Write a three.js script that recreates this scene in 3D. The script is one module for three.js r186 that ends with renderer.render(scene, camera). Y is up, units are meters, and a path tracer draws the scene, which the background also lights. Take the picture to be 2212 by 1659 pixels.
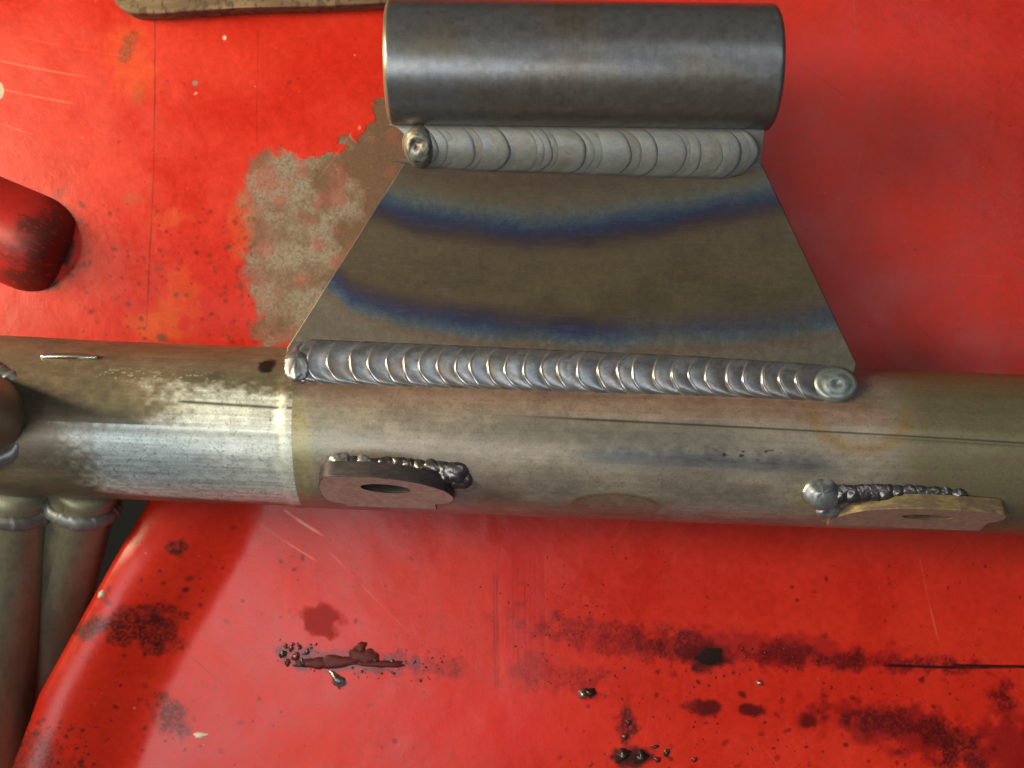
import * as THREE from 'three';
import { RectAreaLightUniformsLib } from 'three/addons/lights/RectAreaLightUniformsLib.js';
import { mergeGeometries } from 'three/addons/utils/BufferGeometryUtils.js';

// ------------------------------------------------------------------ measures
// Everything is measured in tenths of a millimetre (about 0.0928 mm, "units" below): x to the right,
// h upwards from the main tube's axis, z towards the photographer's feet; mesh() turns units into metres.
const S = 0.0928e-3;
const CAM_H = 2478;            // lens height over the tube axis
const SHEET = -203;            // the red sheet lies this far under the tube axis
const scene = new THREE.Scene();
const camera = new THREE.PerspectiveCamera(37.0, 4 / 3, 0.01, 20);
camera.position.set(0, (CAM_H - SHEET) * S, 0);
camera.up.set(0, 0, -1);
camera.lookAt(0, 0, 0);
camera.focus = (CAM_H - 110) * S; camera.userData.fStop = 20;   // focused on the plate; the sheet falls a little soft
const renderer = new THREE.WebGLRenderer({ antialias: true });
renderer.toneMapping = THREE.LinearToneMapping;
renderer.toneMappingExposure = 1.0;
renderer.shadowMap.enabled = true;
RectAreaLightUniformsLib.init();
scene.background = new THREE.Color(0.075, 0.078, 0.082);   // the dim far end of the workshop

// a warm strip light low on the left and two cool fittings under the roof light the bench
function fixture(label, [x, y, z], target, [w, l], color, intensity) {
  const g = new THREE.Group(); g.name = numbered('fluorescent_fixture');
  g.userData = { label, category: 'lamp' };
  g.position.set(x, y, z); g.lookAt(...target); scene.add(g);
  const hm = new THREE.MeshStandardMaterial({ color: 0xd8d8d4, roughness: 0.5 });
  const hs = new THREE.Mesh(new THREE.BoxGeometry(w + 0.04, l + 0.04, 0.05), hm); hs.name = 'housing'; hs.position.z = -0.03; g.add(hs);
  const dm = new THREE.MeshStandardMaterial({ color: 0x888888, emissive: new THREE.Color(...color), emissiveIntensity: 0.6, roughness: 0.6 });
  const d = new THREE.Mesh(new THREE.BoxGeometry(w, l, 0.006), dm); d.name = 'diffuser'; d.position.z = -0.001; g.add(d);
  const L = new THREE.RectAreaLight(new THREE.Color(...color), intensity, w, l); L.name = 'tube_light';
  L.position.z = 0.006; L.rotation.y = Math.PI; g.add(L);
  hs.castShadow = d.castShadow = true;
}
const taken = {};
function numbered(n) { const k = taken[n] = (taken[n] ?? -1) + 1; return k ? n + '_' + String(k).padStart(3, '0') : n; }
fixture('narrow warm strip light hung low to the left of the bench', [-0.47, 0.27, -0.13], [0, 0, 0], [0.13, 0.5], [1, 0.84, 0.55], 27);
fixture('square cool white light panel over the bench', [-0.36, 1.1, 0.34], [0, 0, 0], [0.5, 0.5], [0.90, 0.97, 1.0], 5.2);
fixture('long cool white strip light hung behind the bench', [0.40, 1.05, -0.24], [0, 0, 0], [0.6, 0.10], [0.88, 0.96, 1.0], 4);

// ------------------------------------------------------------------ helpers
const { sin, cos, sqrt, abs, min, max, PI, floor, atan2, exp, hypot } = Math;
const clamp = (x, a = 0, b = 1) => x < a ? a : x > b ? b : x;
const lerp = (a, b, t) => a + (b - a) * t;
const smooth = (a, b, x) => { const t = clamp((x - a) / (b - a)); return t * t * (3 - 2 * t); };
function rng(seed) { let a = seed >>> 0; return () => { a = (a + 0x6D2B79F5) | 0; let t = Math.imul(a ^ (a >>> 15), 1 | a); t = (t + Math.imul(t ^ (t >>> 7), 61 | t)) ^ t; return ((t ^ (t >>> 14)) >>> 0) / 4294967296; }; }
function hash(i, j) { let n = Math.imul(i, 374761393) + Math.imul(j, 668265263) | 0; n = Math.imul(n ^ (n >>> 13), 1274126177); return ((n ^ (n >>> 16)) >>> 0) / 4294967296; }
function vn(x, y) { const i = floor(x), j = floor(y); let u = x - i, v = y - j; u = u * u * (3 - 2 * u); v = v * v * (3 - 2 * v);
  const a = hash(i, j), b = hash(i + 1, j), c = hash(i, j + 1), d = hash(i + 1, j + 1); return a + (b - a) * u + (c - a) * v + (a - b - c + d) * u * v; }
function fbm(x, y, o = 4) { let s = 0, a = 0.5, t = 0; for (let k = 0; k < o; k++) { s += a * vn(x, y); t += a; a *= 0.5; x = x * 2.03 + 17.3; y = y * 2.01 + 9.1; } return s / t; }
const curve = pts => x => { if (x <= pts[0][0]) return pts[0][1]; for (let i = 1; i < pts.length; i++) if (x <= pts[i][0]) { const [a, b] = pts[i - 1], [c, d] = pts[i]; const t = (x - a) / (c - a); return lerp(b, d, t); } return pts[pts.length - 1][1]; };
const mixc = (a, b, t) => [lerp(a[0], b[0], t), lerp(a[1], b[1], t), lerp(a[2], b[2], t)];

// photograph measurements (in a 2212 x 1659 grid) to the place: where the sight line meets a level or a round bar
const at = (px, py, h) => { const k = (CAM_H - h) / CAM_H; return new THREE.Vector3((px - 1106) * k, h, (py - 829.5) * k); };
const TUBE = { R: 173, z: x => 110 + 0.038 * x, h: 0 };
function onTube(px, py, T = TUBE) {
  let p = at(px, py, 0);
  for (let k = 0; k < 12; k++) { const o = clamp(p.z - T.z(p.x), -T.R * 0.999, T.R * 0.999); p = at(px, py, T.h + sqrt(T.R * T.R - o * o)); }
  return p;
}
function tex(w, h, fn, srgb = true) {           // fn(u, v) -> [r, g, b] 0..255
  const d = new Uint8Array(w * h * 4);
  for (let j = 0; j < h; j++) for (let i = 0; i < w; i++) { const c = fn((i + 0.5) / w, (j + 0.5) / h), k = (j * w + i) * 4; d[k] = clamp(c[0], 0, 255); d[k + 1] = clamp(c[1], 0, 255); d[k + 2] = clamp(c[2], 0, 255); d[k + 3] = 255; }
  return dtex(d, w, h, srgb);
}
function dtex(d, w, h, srgb, wrap = THREE.ClampToEdgeWrapping) {
  const t = new THREE.DataTexture(d, w, h, THREE.RGBAFormat); t.magFilter = THREE.LinearFilter; t.minFilter = THREE.LinearMipmapLinearFilter; t.generateMipmaps = true;
  if (srgb) t.colorSpace = THREE.SRGBColorSpace; t.wrapS = t.wrapT = wrap; t.needsUpdate = true; return t;
}
function tag(o, label, category, group, kind) { Object.assign(o.userData, { label, category }); if (group) o.userData.group = group; if (kind) o.userData.kind = kind; return o; }
function thing(name, p, label, category, group) { const g = new THREE.Group(); g.name = numbered(name); g.position.set(p.x * S, (p.y - SHEET) * S, p.z * S); scene.add(g); return tag(g, label, category, group); }
function mesh(name, geo, mat, parent, origin) {   // geometry in units; origin = the base of its thing, in units
  const g = geo.clone(); if (!parent) { origin = origin ?? new THREE.Vector3(); }
  g.translate(-origin.x, -origin.y, -origin.z); g.scale(S, S, S);
  const m = new THREE.Mesh(g, mat); m.castShadow = m.receiveShadow = true;
  if (parent) { m.name = name; parent.add(m); } else { m.name = numbered(name); m.position.set(origin.x * S, (origin.y - SHEET) * S, origin.z * S); scene.add(m); }
  return m;
}
function grid(nu, nv, fn, { closeV = false, uv } = {}) {   // fn(u, v) -> Vector3, u and v 0..1
  const P = [], T = [], I = [];
  for (let i = 0; i <= nu; i++) for (let j = 0; j <= nv; j++) { const p = fn(i / nu, j / nv); P.push(p.x, p.y, p.z); const q = uv ? uv(i / nu, j / nv, p) : [i / nu, j / nv]; T.push(q[0], q[1]); }
  for (let i = 0; i < nu; i++) for (let j = 0; j < nv; j++) { const a = i * (nv + 1) + j, b = a + 1, c = a + nv + 1, d = c + 1; I.push(a, b, d, a, d, c); }
  const g = new THREE.BufferGeometry(); g.setAttribute('position', new THREE.Float32BufferAttribute(P, 3)); g.setAttribute('uv', new THREE.Float32BufferAttribute(T, 2)); g.setIndex(I); g.computeVertexNormals();
  if (closeV) { const n = g.attributes.normal; for (let i = 0; i <= nu; i++) { const a = i * (nv + 1), b = a + nv; const v = new THREE.Vector3(n.getX(a) + n.getX(b), n.getY(a) + n.getY(b), n.getZ(a) + n.getZ(b)).normalize(); n.setXYZ(a, v.x, v.y, v.z); n.setXYZ(b, v.x, v.y, v.z); } }
  return g;
}
const V = (x, y, z) => new THREE.Vector3(x, y, z);
// tube between two points with an optional radius function
function bar(a, b, r, nu = 24, nv = 40, caps = true) {
  const d = b.clone().sub(a), L = d.length(); d.normalize();
  const s = abs(d.y) > 0.9 ? V(1, 0, 0) : V(0, 1, 0), e1 = s.clone().sub(d.clone().multiplyScalar(s.dot(d))).normalize(), e2 = d.clone().cross(e1);
  const rf = typeof r === 'function' ? r : () => r;
  return grid(nu, nv, (u, v) => { const R = caps && (u === 0 || u === 1) ? 0.01 : rf(u, v), t = v * 2 * PI, uu = caps ? clamp((u * nu - 1) / (nu - 2)) : u; return a.clone().addScaledVector(d, uu * L).addScaledVector(e1, cos(t) * R).addScaledVector(e2, sin(t) * R); }, { closeV: true });
}
// uneven low dome for drops, dabs and chips
function dome(rx, rz, hh, seed, rough = 0.3, n = 22, m = 7, power = 2) {
  const R = rng(seed), ph = [R() * 6, R() * 6, R() * 6, R() * 6];
  return grid(m, n, (u, v) => { const t = v * 2 * PI, k = 1 + rough * (0.5 * sin(2 * t + ph[0]) + 0.35 * sin(3 * t + ph[1]) + 0.3 * sin(5 * t + ph[2]) + 0.2 * sin(8 * t + ph[3])); const q = max(u, 0.001);
    return V(cos(t) * rx * k * q, hh * (1 - q ** power) - (u === 1 ? 1 : 0), -sin(t) * rz * k * q); }, { closeV: true });
}
const stdm = o => new THREE.MeshStandardMaterial(o);

// fine grain used as relief on all the steel
const grain = (() => { const w = 512, d = new Uint8Array(w * w * 4), R = rng(5); for (let i = 0; i < w * w; i++) { const x = i % w, y = (i / w) | 0; const v = 60 * fbm(x * 0.07, y * 0.07, 3) + 130 * R() * 0.6 + 60; d[i * 4] = d[i * 4 + 1] = d[i * 4 + 2] = v; d[i * 4 + 3] = 255; } return dtex(d, w, w, false, THREE.RepeatWrapping); })();
const grainR = (rx, ry) => { const t = grain.clone(); t.repeat.set(rx, ry); t.needsUpdate = true; return t; };

// ------------------------------------------------------------------ the red sheet
const FS = (CAM_H - SHEET) / CAM_H;
const edgeD = (px, py) => (px - 330) * 0.875 + (py - 1085) * 0.485 - max(0, py - 1480) * 0.16;      // distance in from the slanted edge
const edgeX = py => 330 - ((py - 1085) * 0.485 - max(0, py - 1480) * 0.16) / 0.875;
function sheetH(px, py) {
  let h = 5 * fbm(px * 0.004 + 5, py * 0.004, 2) + 1.2 * (fbm(px * 0.02, py * 0.02, 2) - 0.5);
  const d = edgeD(px, py);
  if (py > 880 && d < 260) {
    const amp = lerp(26, 82, smooth(930, 1230, py));
    h += amp * (d < 40 ? 1 - 0.10 * ((40 - d) / 40) ** 2 : 1 - smooth(40, 235, d));
    if (d < 14) h -= 14 - sqrt(max(0, 196 - (14 - d) ** 2));
  }
  return h;
}
{
  const X0 = -420, X1 = 2640, Y0 = -330, YM = 905, Y1 = 2000;
  const P = (px, py) => { const p = at(px, py, SHEET); p.y = SHEET + sheetH(px, py); return p; };
  const uvf = (px, py) => [(px + 150) / 2520, (py + 100) / 1860];
  const g1 = grid(230, 96, (u, v) => P(lerp(X0, X1, u), lerp(Y0, YM, v)), { uv: (u, v) => uvf(lerp(X0, X1, u), lerp(Y0, YM, v)) });
  const row = (u, py) => { const e = edgeX(py); return e + (X1 - e) * (0.35 * u + 0.65 * u * u); };
  const g2 = grid(260, 110, (u, v) => { const py = lerp(YM, Y1, v); return P(row(u, py), py); }, { uv: (u, v) => { const py = lerp(YM, Y1, v); return uvf(row(u, py), py); } });
  // the turned-down edge, its return under the tube and the plain far edges
  const rim = []; for (let k = 0; k <= 60; k++) { const py = lerp(Y1, YM, k / 60); rim.push([edgeX(py), py]); } rim.push([X0, YM], [X0, Y0], [X1, Y0], [X1, Y1]);
  const g3 = grid(rim.length - 1, 6, (u, v) => { const [px, py] = rim[Math.round(u * (rim.length - 1))]; const p = P(px, py); p.y -= v * 420; return p; }, { uv: u => uvf(...rim[Math.round(u * (rim.length - 1))]) });

  // colour and gloss, painted matter by matter
  const W = 2048, H = 1512, col = new Float32Array(W * H * 3), ro = new Float32Array(W * H), worn = new Float32Array(W * H);
  const sx = W / 2520, toI = px => (px + 150) * sx, toJ = py => (py + 100) * H / 1860;
  for (let j = 0; j < H; j++) for (let i = 0; i < W; i++) {
    const px = i / sx - 150, py = j * 1860 / H - 100, k = j * W + i;
    const n = fbm(px * 0.008, py * 0.008, 4), f = fbm(px * 0.09, py * 0.09, 2), g = hash(i, j);
    const m = 1 + 0.12 * (n - 0.5) + 0.10 * (f - 0.5) + 0.10 * (g - 0.5);
    col[k * 3] = 194 * m; col[k * 3 + 1] = (40 + 9 * (n - 0.5)) * m; col[k * 3 + 2] = (20 + 6 * (f - 0.5)) * m;
    ro[k] = 0.32 + 0.24 * (n - 0.5) + 0.05 * (f - 0.5);
  }
  // stain: an ellipse with a ragged, grained outline
  function stain(cx, cy, rx, ry, c, a, { rot = 0, rag = 0.5, soft = 0.6, scale = 0.04, speck = 0, rough = null, seed = 0 } = {}) {
    const R = max(rx, ry) * (1.2 + rag), cr = cos(rot), sr = sin(rot);
    for (let j = max(0, toJ(cy - R) | 0); j < min(H, toJ(cy + R)); j++) for (let i = max(0, toI(cx - R) | 0); i < min(W, toI(cx + R)); i++) {
      const px = i / sx - 150, py = j * 1860 / H - 100, dx = px - cx, dy = py - cy, u = (dx * cr + dy * sr) / rx, v = (-dx * sr + dy * cr) / ry;
      const q = hypot(u, v) + rag * 2 * (fbm(px * scale + seed, py * scale + seed * 3, 4) - 0.5);
      let t = 1 - smooth(1 - soft, 1 + soft * 0.3, q); if (t <= 0) continue;
      if (speck) t *= (0.35 + 0.65 * smooth(speck - 0.15, speck + 0.22, fbm(px * 0.22 + seed * 7, py * 0.22, 3)));
      t *= a; const k = j * W + i; for (let q2 = 0; q2 < 3; q2++) col[k * 3 + q2] = lerp(col[k * 3 + q2], c[q2] * (0.9 + 0.2 * hash(i + 91, j)), t); if (rough !== null) ro[k] = lerp(ro[k], rough, t);
    }
  }
  function scratch(x0, y0, x1, y1, w, c, a, bend = 0, seed = 1) {
    const L = hypot(x1 - x0, y1 - y0);
    for (let s = 0; s < L; s += 0.6) { const t = s / L, b = bend * sin(PI * t) + 2 * (fbm(s * 0.01, seed, 2) - 0.5), px = lerp(x0, x1, t) - (y1 - y0) / L * b, py = lerp(y0, y1, t) + (x1 - x0) / L * b;
      const aa = a * (0.35 + 0.65 * smooth(0.3, 0.6, fbm(s * 0.03, seed * 5, 2))) * smooth(0, 0.1, t) * smooth(1, 0.85, t);
      for (let dy = -w; dy <= w; dy += 0.8) for (let dx = -w; dx <= w; dx += 0.8) { const i = toI(px + dx) | 0, j = toJ(py + dy) | 0; if (i < 0 || j < 0 || i >= W || j >= H) continue; const f = aa * 0.4 * (1 - hypot(dx, dy) / (w * 1.5)); if (f <= 0) continue; const k = j * W + i; for (let q = 0; q < 3; q++) col[k * 3 + q] = lerp(col[k * 3 + q], c[q], f); } }
  }
  // paint worn through to grey rusty steel beside the bracket
  const poly = [[556, 742], [545, 640], [522, 560], [540, 470], [520, 430], [545, 345], [600, 325], [668, 338], [735, 332], [752, 320], [726, 312], [722, 296], [745, 286], [775, 296], [800, 270], [808, 212], [838, 205], [905, 260], [905, 742]];
  const inPoly = (x, y) => { let c = false; for (let i = 0, j = poly.length - 1; i < poly.length; j = i++) { const [a, b] = poly[i], [d, e] = poly[j]; if ((b > y) !== (e > y) && x < (d - a) * (y - b) / (e - b) + a) c = !c; } return c; };
  for (let j = toJ(190) | 0; j < toJ(790); j++) for (let i = toI(440) | 0; i < toI(960); i++) {
    const px = i / sx - 150, py = j * 1860 / H - 100;
    const wx = 26 * (fbm(px * 0.035, py * 0.035, 4) - 0.5) * 2, wy = 22 * (fbm(px * 0.035 + 50, py * 0.035 + 20, 4) - 0.5) * 2;
    let cov = 0; for (let q = 0; q < 9; q++) cov += inPoly(px + wx + 13 * cos(q * 2.4) * sqrt(q / 9) * smooth(700, 560, px) + 2 * cos(q * 2.4), py + wy + (2 + 10 * smooth(700, 560, px)) * sin(q * 2.4) * sqrt(q / 9)) ? 1 / 9 : 0; if (!cov) continue;
    const k = j * W + i, n = fbm(px * 0.02, py * 0.02, 4), f = fbm(px * 0.10, py * 0.10, 3), g = hash(i, j + 7);
    const grey = smooth(0.30, 0.70, n + 0.12 * smooth(380, 520, py) - 0.22 * smooth(690, 800, px + 60 * (f - 0.5)));
    const ff = fbm(px * 0.25, py * 0.25, 2); let c = mixc([104, 78, 58], [132, 120, 104], grey); c = mixc(c, [88, 66, 52], 0.4 * smooth(0.5, 0.8, ff)); c = mixc(c, [146, 138, 124], 0.3 * smooth(0.5, 0.25, ff) * grey);
    const left = smooth(650, 520, px);                                  // flakes of paint left standing
    const red = max(0.8 * smooth(0.50, 0.78, fbm(px * 0.026 + 31, py * 0.03, 4) + 0.08 * left + 0.10 * (f - 0.5)), 0.7 * left * smooth(0.42, 0.62, f));
    c = mixc(c, [156, 76, 64], red * 0.6);
    const m = 0.88 + 0.24 * g; const ca = clamp(cov * 1.15 - 0.1 + 0.3 * (f - 0.5)); for (let q = 0; q < 3; q++) col[k * 3 + q] = lerp(col[k * 3 + q], c[q] * m, ca); ro[k] = lerp(ro[k], lerp(0.62, 0.45, red), ca); worn[k] = ca * (1 - 0.8 * red);
  }
  // orange rust blooms with a brown core
  stain(285, 130, 60, 95, [214, 92, 22], 0.45, { rag: 0.6, seed: 3, rot: -0.15 }); stain(276, 100, 18, 44, [120, 58, 30], 0.75, { rag: 0.7, seed: 4, rot: 0.25, speck: 0.42 }); stain(300, 200, 16, 26, [150, 78, 36], 0.6, { rag: 0.7, seed: 5, speck: 0.42 });
  stain(340, 700, 70, 46, [196, 104, 28], 0.5, { rag: 0.8, seed: 6 }); stain(370, 470, 60, 22, [206, 110, 50], 0.35, { rag: 0.8, seed: 8 }); stain(395, 640, 46, 60, [205, 100, 30], 0.35, { rag: 0.8, seed: 9 }); stain(520, 480, 30, 90, [190, 96, 44], 0.4, { rag: 0.7, seed: 12 });
  stain(290, 430, 26, 20, [150, 104, 60], 0.4, { rag: 0.8, seed: 14, speck: 0.45 });
  // grime by the pressed rib
  stain(142, 530, 17, 62, [40, 24, 20], 0.9, { rag: 0.5, seed: 15, rot: -0.06, scale: 0.05 }); stain(104, 610, 32, 18, [60, 24, 22], 0.8, { rag: 0.7, seed: 16, rot: 0.5 }); stain(126, 420, 12, 26, [110, 62, 52], 0.6, { rag: 0.7, seed: 17, rot: 0.5, speck: 0.45 });
  stain(0, 196, 10, 19, [176, 170, 148], 1, { rag: 0.1, soft: 0.1 });
  // specks
  const R = rng(77);
  const dots = (n, x0, x1, y0, y1, r0, r1, c, a) => { for (let k = 0; k < n; k++) { const r = lerp(r0, r1, R() ** 3); stain(lerp(x0, x1, R()), lerp(y0, y1, R()), r, r * (0.8 + R()), c, a * (0.35 + 0.6 * R()), { rag: 0.5, soft: 0.8, rot: R() * 3, seed: k }); } };
  dots(150, 150, 540, 440, 740, 2, 7, [96, 22, 18], 0.7); dots(16, 250, 560, 520, 730, 4, 9, [84, 66, 62], 0.85); dots(70, 0, 850, 20, 440, 1.5, 4.5, [110, 26, 18], 0.6); dots(60, 470, 560, 440, 740, 2, 6, [92, 56, 34], 0.8);
  dots(130, 60, 620, 1130, 1700, 2, 7, [70, 22, 20], 0.75); dots(110, 40, 210, 1530, 1700, 2, 6, [54, 34, 34], 0.85); dots(240, 600, 2300, 1200, 1700, 1.5, 6, [84, 10, 10], 0.7); dots(130, 1260, 2250, 1440, 1700, 2, 8, [66, 8, 10], 0.75); dots(60, 1750, 2300, 100, 760, 1.5, 4, [110, 12, 12], 0.6);
  dots(14, 60, 900, 60, 420, 1.5, 3.5, [226, 200, 190], 0.8); dots(10, 1750, 2200, 200, 760, 1.5, 4, [220, 120, 110], 0.7); dots(12, 100, 1000, 1180, 1650, 1.5, 3.5, [226, 200, 190], 0.7);
  stain(422, 180, 7, 7, [140, 128, 124], 0.9, { rag: 0.2 }); stain(485, 82, 5, 6, [238, 220, 190], 0.9, { rag: 0.2 });
  // scratches
  scratch(337, -40, 316, 740, 1.4, [112, 26, 16], 0.5, -6, 2); scratch(560, 60, 556, 330, 1.2, [130, 26, 14], 0.35, 2, 3); scratch(-10, 130, 210, 170, 2.2, [236, 150, 120], 0.14, 3, 5); scratch(-10, 190, 170, 225, 2, [236, 150, 120], 0.14, 2, 6); scratch(0, 265, 80, 292, 1.8, [236, 150, 120], 0.14, 2, 7); scratch(40, 80, 300, 128, 1.4, [230, 120, 90], 0.12, 2, 8);
  scratch(610, 1098, 705, 1160, 3, [226, 150, 140], 0.4, 2, 9); scratch(560, 1130, 690, 1215, 2.2, [220, 120, 110], 0.3, 2, 10); scratch(1985, 1200, 2030, 1400, 1.6, [210, 84, 70], 0.5, 2, 11); scratch(700, 1180, 900, 1380, 1.4, [216, 100, 90], 0.4, 2, 12);
  for (let k = 0; k < 26; k++) { const x = lerp(1062, 1180, R()); scratch(x, lerp(1150, 1260, R()), x + 4 * R(), lerp(1380, 1500, R()), 1.1, R() < 0.5 ? [128, 22, 16] : [214, 60, 46], 0.55, 1, k + 30); }
  for (let k = 0; k < 110; k++) { const x = lerp(-100, 2300, R()), y = lerp(-60, 1700, R()), t = (R() - 0.5) * 2.2 + (R() < 0.3 ? 1.5 : 0), L = lerp(30, 190, R() ** 2); scratch(x, y, x + L * cos(t), y + L * sin(t), 0.9, R() < 0.55 ? [214, 88, 66] : [128, 20, 14], 0.28 * (0.4 + R()), 3 * (R() - 0.5), k + 80); }
  dots(320, -100, 2300, -60, 1700, 1, 2.6, [206, 110, 92], 0.5);
  // grime along the lower lip
  stain(402, 1172, 22, 20, [62, 34, 30], 0.8, { rag: 0.9, seed: 21, speck: 0.42 }); stain(300, 1345, 70, 46, [58, 22, 22], 0.8, { rag: 0.9, seed: 22, speck: 0.42, rot: 0.3 }); stain(215, 1345, 44, 22, [74, 44, 34], 0.75, { rag: 0.8, seed: 23, speck: 0.44 }); stain(365, 1350, 46, 60, [64, 20, 22], 0.6, { rag: 0.9, seed: 24, speck: 0.44 }); stain(370, 1540, 34, 60, [64, 24, 22], 0.7, { rag: 0.9, seed: 25, speck: 0.42, rot: -0.5 }); stain(110, 1610, 70, 50, [70, 50, 48], 0.6, { rag: 0.9, seed: 26, speck: 0.46 });
  // wiped and oily patches: the same paint, wet
  stain(695, 1340, 46, 40, [140, 12, 6], 0.9, { rag: 0.6, seed: 27, rough: 0.6, soft: 0.4 });
  stain(1130, 1260, 70, 190, [186, 26, 16], 0.6, { rag: 0.4, seed: 28, rough: 0.34 });
  stain(1060, 1560, 280, 90, [204, 34, 18], 0.7, { rag: 0.4, seed: 29, rough: 0.34, rot: 0.1 });
  // oil smear and black grease band
  stain(770, 1430, 130, 26, [92, 10, 8], 0.9, { rag: 0.8, seed: 31, rough: 0.15, rot: 0.02, scale: 0.05 }); stain(945, 1440, 60, 36, [110, 26, 22], 0.6, { rag: 0.9, seed: 32, speck: 0.47 });
  stain(640, 1415, 40, 26, [80, 14, 14], 0.8, { rag: 0.9, seed: 33, speck: 0.45, rough: 0.2 });
  stain(1300, 1370, 180, 40, [100, 10, 12], 0.55, { rag: 0.9, seed: 34, rot: 0.2, speck: 0.42 }); stain(1530, 1415, 60, 34, [34, 8, 10], 0.95, { rag: 0.6, seed: 35, rough: 0.3 }); stain(1480, 1395, 90, 40, [56, 6, 10], 0.75, { rag: 0.9, seed: 36, speck: 0.42 });
  stain(1670, 1410, 80, 28, [56, 8, 12], 0.8, { rag: 0.9, seed: 37, speck: 0.40 }); stain(1790, 1425, 110, 24, [60, 8, 12], 0.85, { rag: 0.9, seed: 38, speck: 0.40 }); stain(1960, 1432, 150, 22, [86, 8, 12], 0.7, { rag: 0.9, seed: 39, speck: 0.42 }); scratch(1900, 1436, 2260, 1440, 3, [40, 6, 8], 0.5, 2, 40); scratch(2050, 1434, 2260, 1438, 2, [34, 6, 8], 0.6, 1, 41);
  stain(1930, 1570, 190, 60, [110, 10, 12], 0.6, { rag: 0.7, seed: 142, rot: 0.15 }); stain(1920, 1560, 130, 34, [74, 8, 10], 0.8, { rag: 0.8, seed: 42, rot: 0.15, speck: 0.4 }); stain(2180, 1620, 110, 90, [110, 8, 14], 0.6, { rag: 0.6, seed: 143 }); stain(1620, 1400, 330, 40, [120, 10, 14], 0.5, { rag: 0.7, seed: 144, rot: 0.05 }); stain(2060, 1610, 80, 50, [62, 10, 12], 0.8, { rag: 0.7, seed: 43, rot: 0.5, speck: 0.4 }); stain(2160, 1500, 40, 44, [80, 6, 10], 0.7, { rag: 0.8, seed: 44, speck: 0.4 });
  stain(1520, 1525, 36, 20, [66, 8, 10], 0.8, { rag: 0.8, seed: 45 }); stain(1620, 1535, 30, 14, [70, 8, 10], 0.8, { rag: 0.8, seed: 46 }); stain(1745, 1558, 26, 20, [80, 6, 10], 0.8, { rag: 0.6, seed: 47 }); stain(1355, 1560, 20, 44, [70, 12, 12], 0.85, { rag: 0.9, seed: 48, speck: 0.4 }); stain(1375, 1630, 46, 24, [56, 10, 12], 0.85, { rag: 0.9, seed: 49 }); stain(1260, 1470, 70, 30, [110, 16, 16], 0.5, { rag: 0.9, seed: 50, speck: 0.44 }); stain(1150, 1450, 60, 40, [120, 20, 18], 0.5, { rag: 0.9, seed: 51, speck: 0.46 });
  const d = new Uint8Array(W * H * 4), e = new Uint8Array(W * H * 4), hm = new Uint8Array(W * H * 4);   // hm: paint thickness, with orange peel
  for (let k = 0; k < W * H; k++) { for (let q = 0; q < 3; q++) { d[k * 4 + q] = clamp(col[k * 3 + q], 0, 255); e[k * 4 + q] = clamp(ro[k] * 255, 0, 255); } const i = k % W, j = (k / W) | 0; hm[k * 4] = hm[k * 4 + 1] = hm[k * 4 + 2] = clamp(200 - 150 * worn[k] + 34 * (fbm(i * 0.09, j * 0.09, 2) - 0.5) + 26 * (hash(i, j + 3) - 0.5), 0, 255); d[k * 4 + 3] = e[k * 4 + 3] = hm[k * 4 + 3] = 255; }
  globalThis.redMap = dtex(d, W, H, true);
  const gm = grainR(18, 13);
  const paint = new THREE.MeshPhysicalMaterial({ map: redMap, roughnessMap: dtex(e, W, H, false), roughness: 1, metalness: 0, specularIntensity: 0.6, bumpMap: dtex(hm, W, H, false), bumpScale: 0.00012 });
  const geo = mergeGeometries([g1, g2, g3]);
  const m = mesh('red_sheet', geo, paint, null, V(0, SHEET, 0)); tag(m, 'scratched red painted steel sheet, worn to rusty grey beside the bracket', 'sheet', null, 'structure');

  // the pressed rib that runs in from the side, painted like the sheet
  const a = at(-425, 318, SHEET + 4), b = at(142, 555, SHEET + 4), dir = b.clone().sub(a), L = dir.length(); dir.normalize(); const side = V(-dir.z, 0, dir.x);
  const rp = grid(70, 26, (u, v) => { const t = u * L; const end = clamp((L - t) / 90); const k = sqrt(max(0, 1 - (1 - end) ** 2)), w = 116 * (0.5 + 0.5 * k) * (u === 1 ? 0.9 : 1), hgt = 112 * k ** 0.6; const s = (v - 0.5) * 2, lift = hgt * (1 - abs(s) ** 2.1);
    return a.clone().addScaledVector(dir, t).addScaledVector(side, s * w).add(V(0, lift - (abs(s) === 1 || u === 1 ? 6 : 0) , 0)); });
  const rt = tex(512, 256, (u, v) => { const n = fbm(u * 12, v * 9, 4), f = fbm(u * 70, v * 50, 3), e = smooth(0.80, 0.93, u + 0.25 * (n - 0.5) + 0.1 * (f - 0.5)); let c = mixc([168, 34, 30], [182, 40, 30], n); c = mixc(c, [122, 62, 58], 0.35 * smooth(0.5, 0.7, fbm(u * 5, v * 22, 3))); c = mixc(c, [60, 34, 30], 0.7 * e * smooth(0.3, 0.55, f + 0.2 * n)); const m = 0.9 + 0.2 * f; return [c[0] * m, c[1] * m, c[2] * m]; });
  const rm = stdm({ map: rt, roughness: 0.5, bumpMap: gm, bumpScale: 0.00002 });
  const rib = mesh('pressed_rib', rp, rm, m, V(0, SHEET, 0));
}

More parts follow.
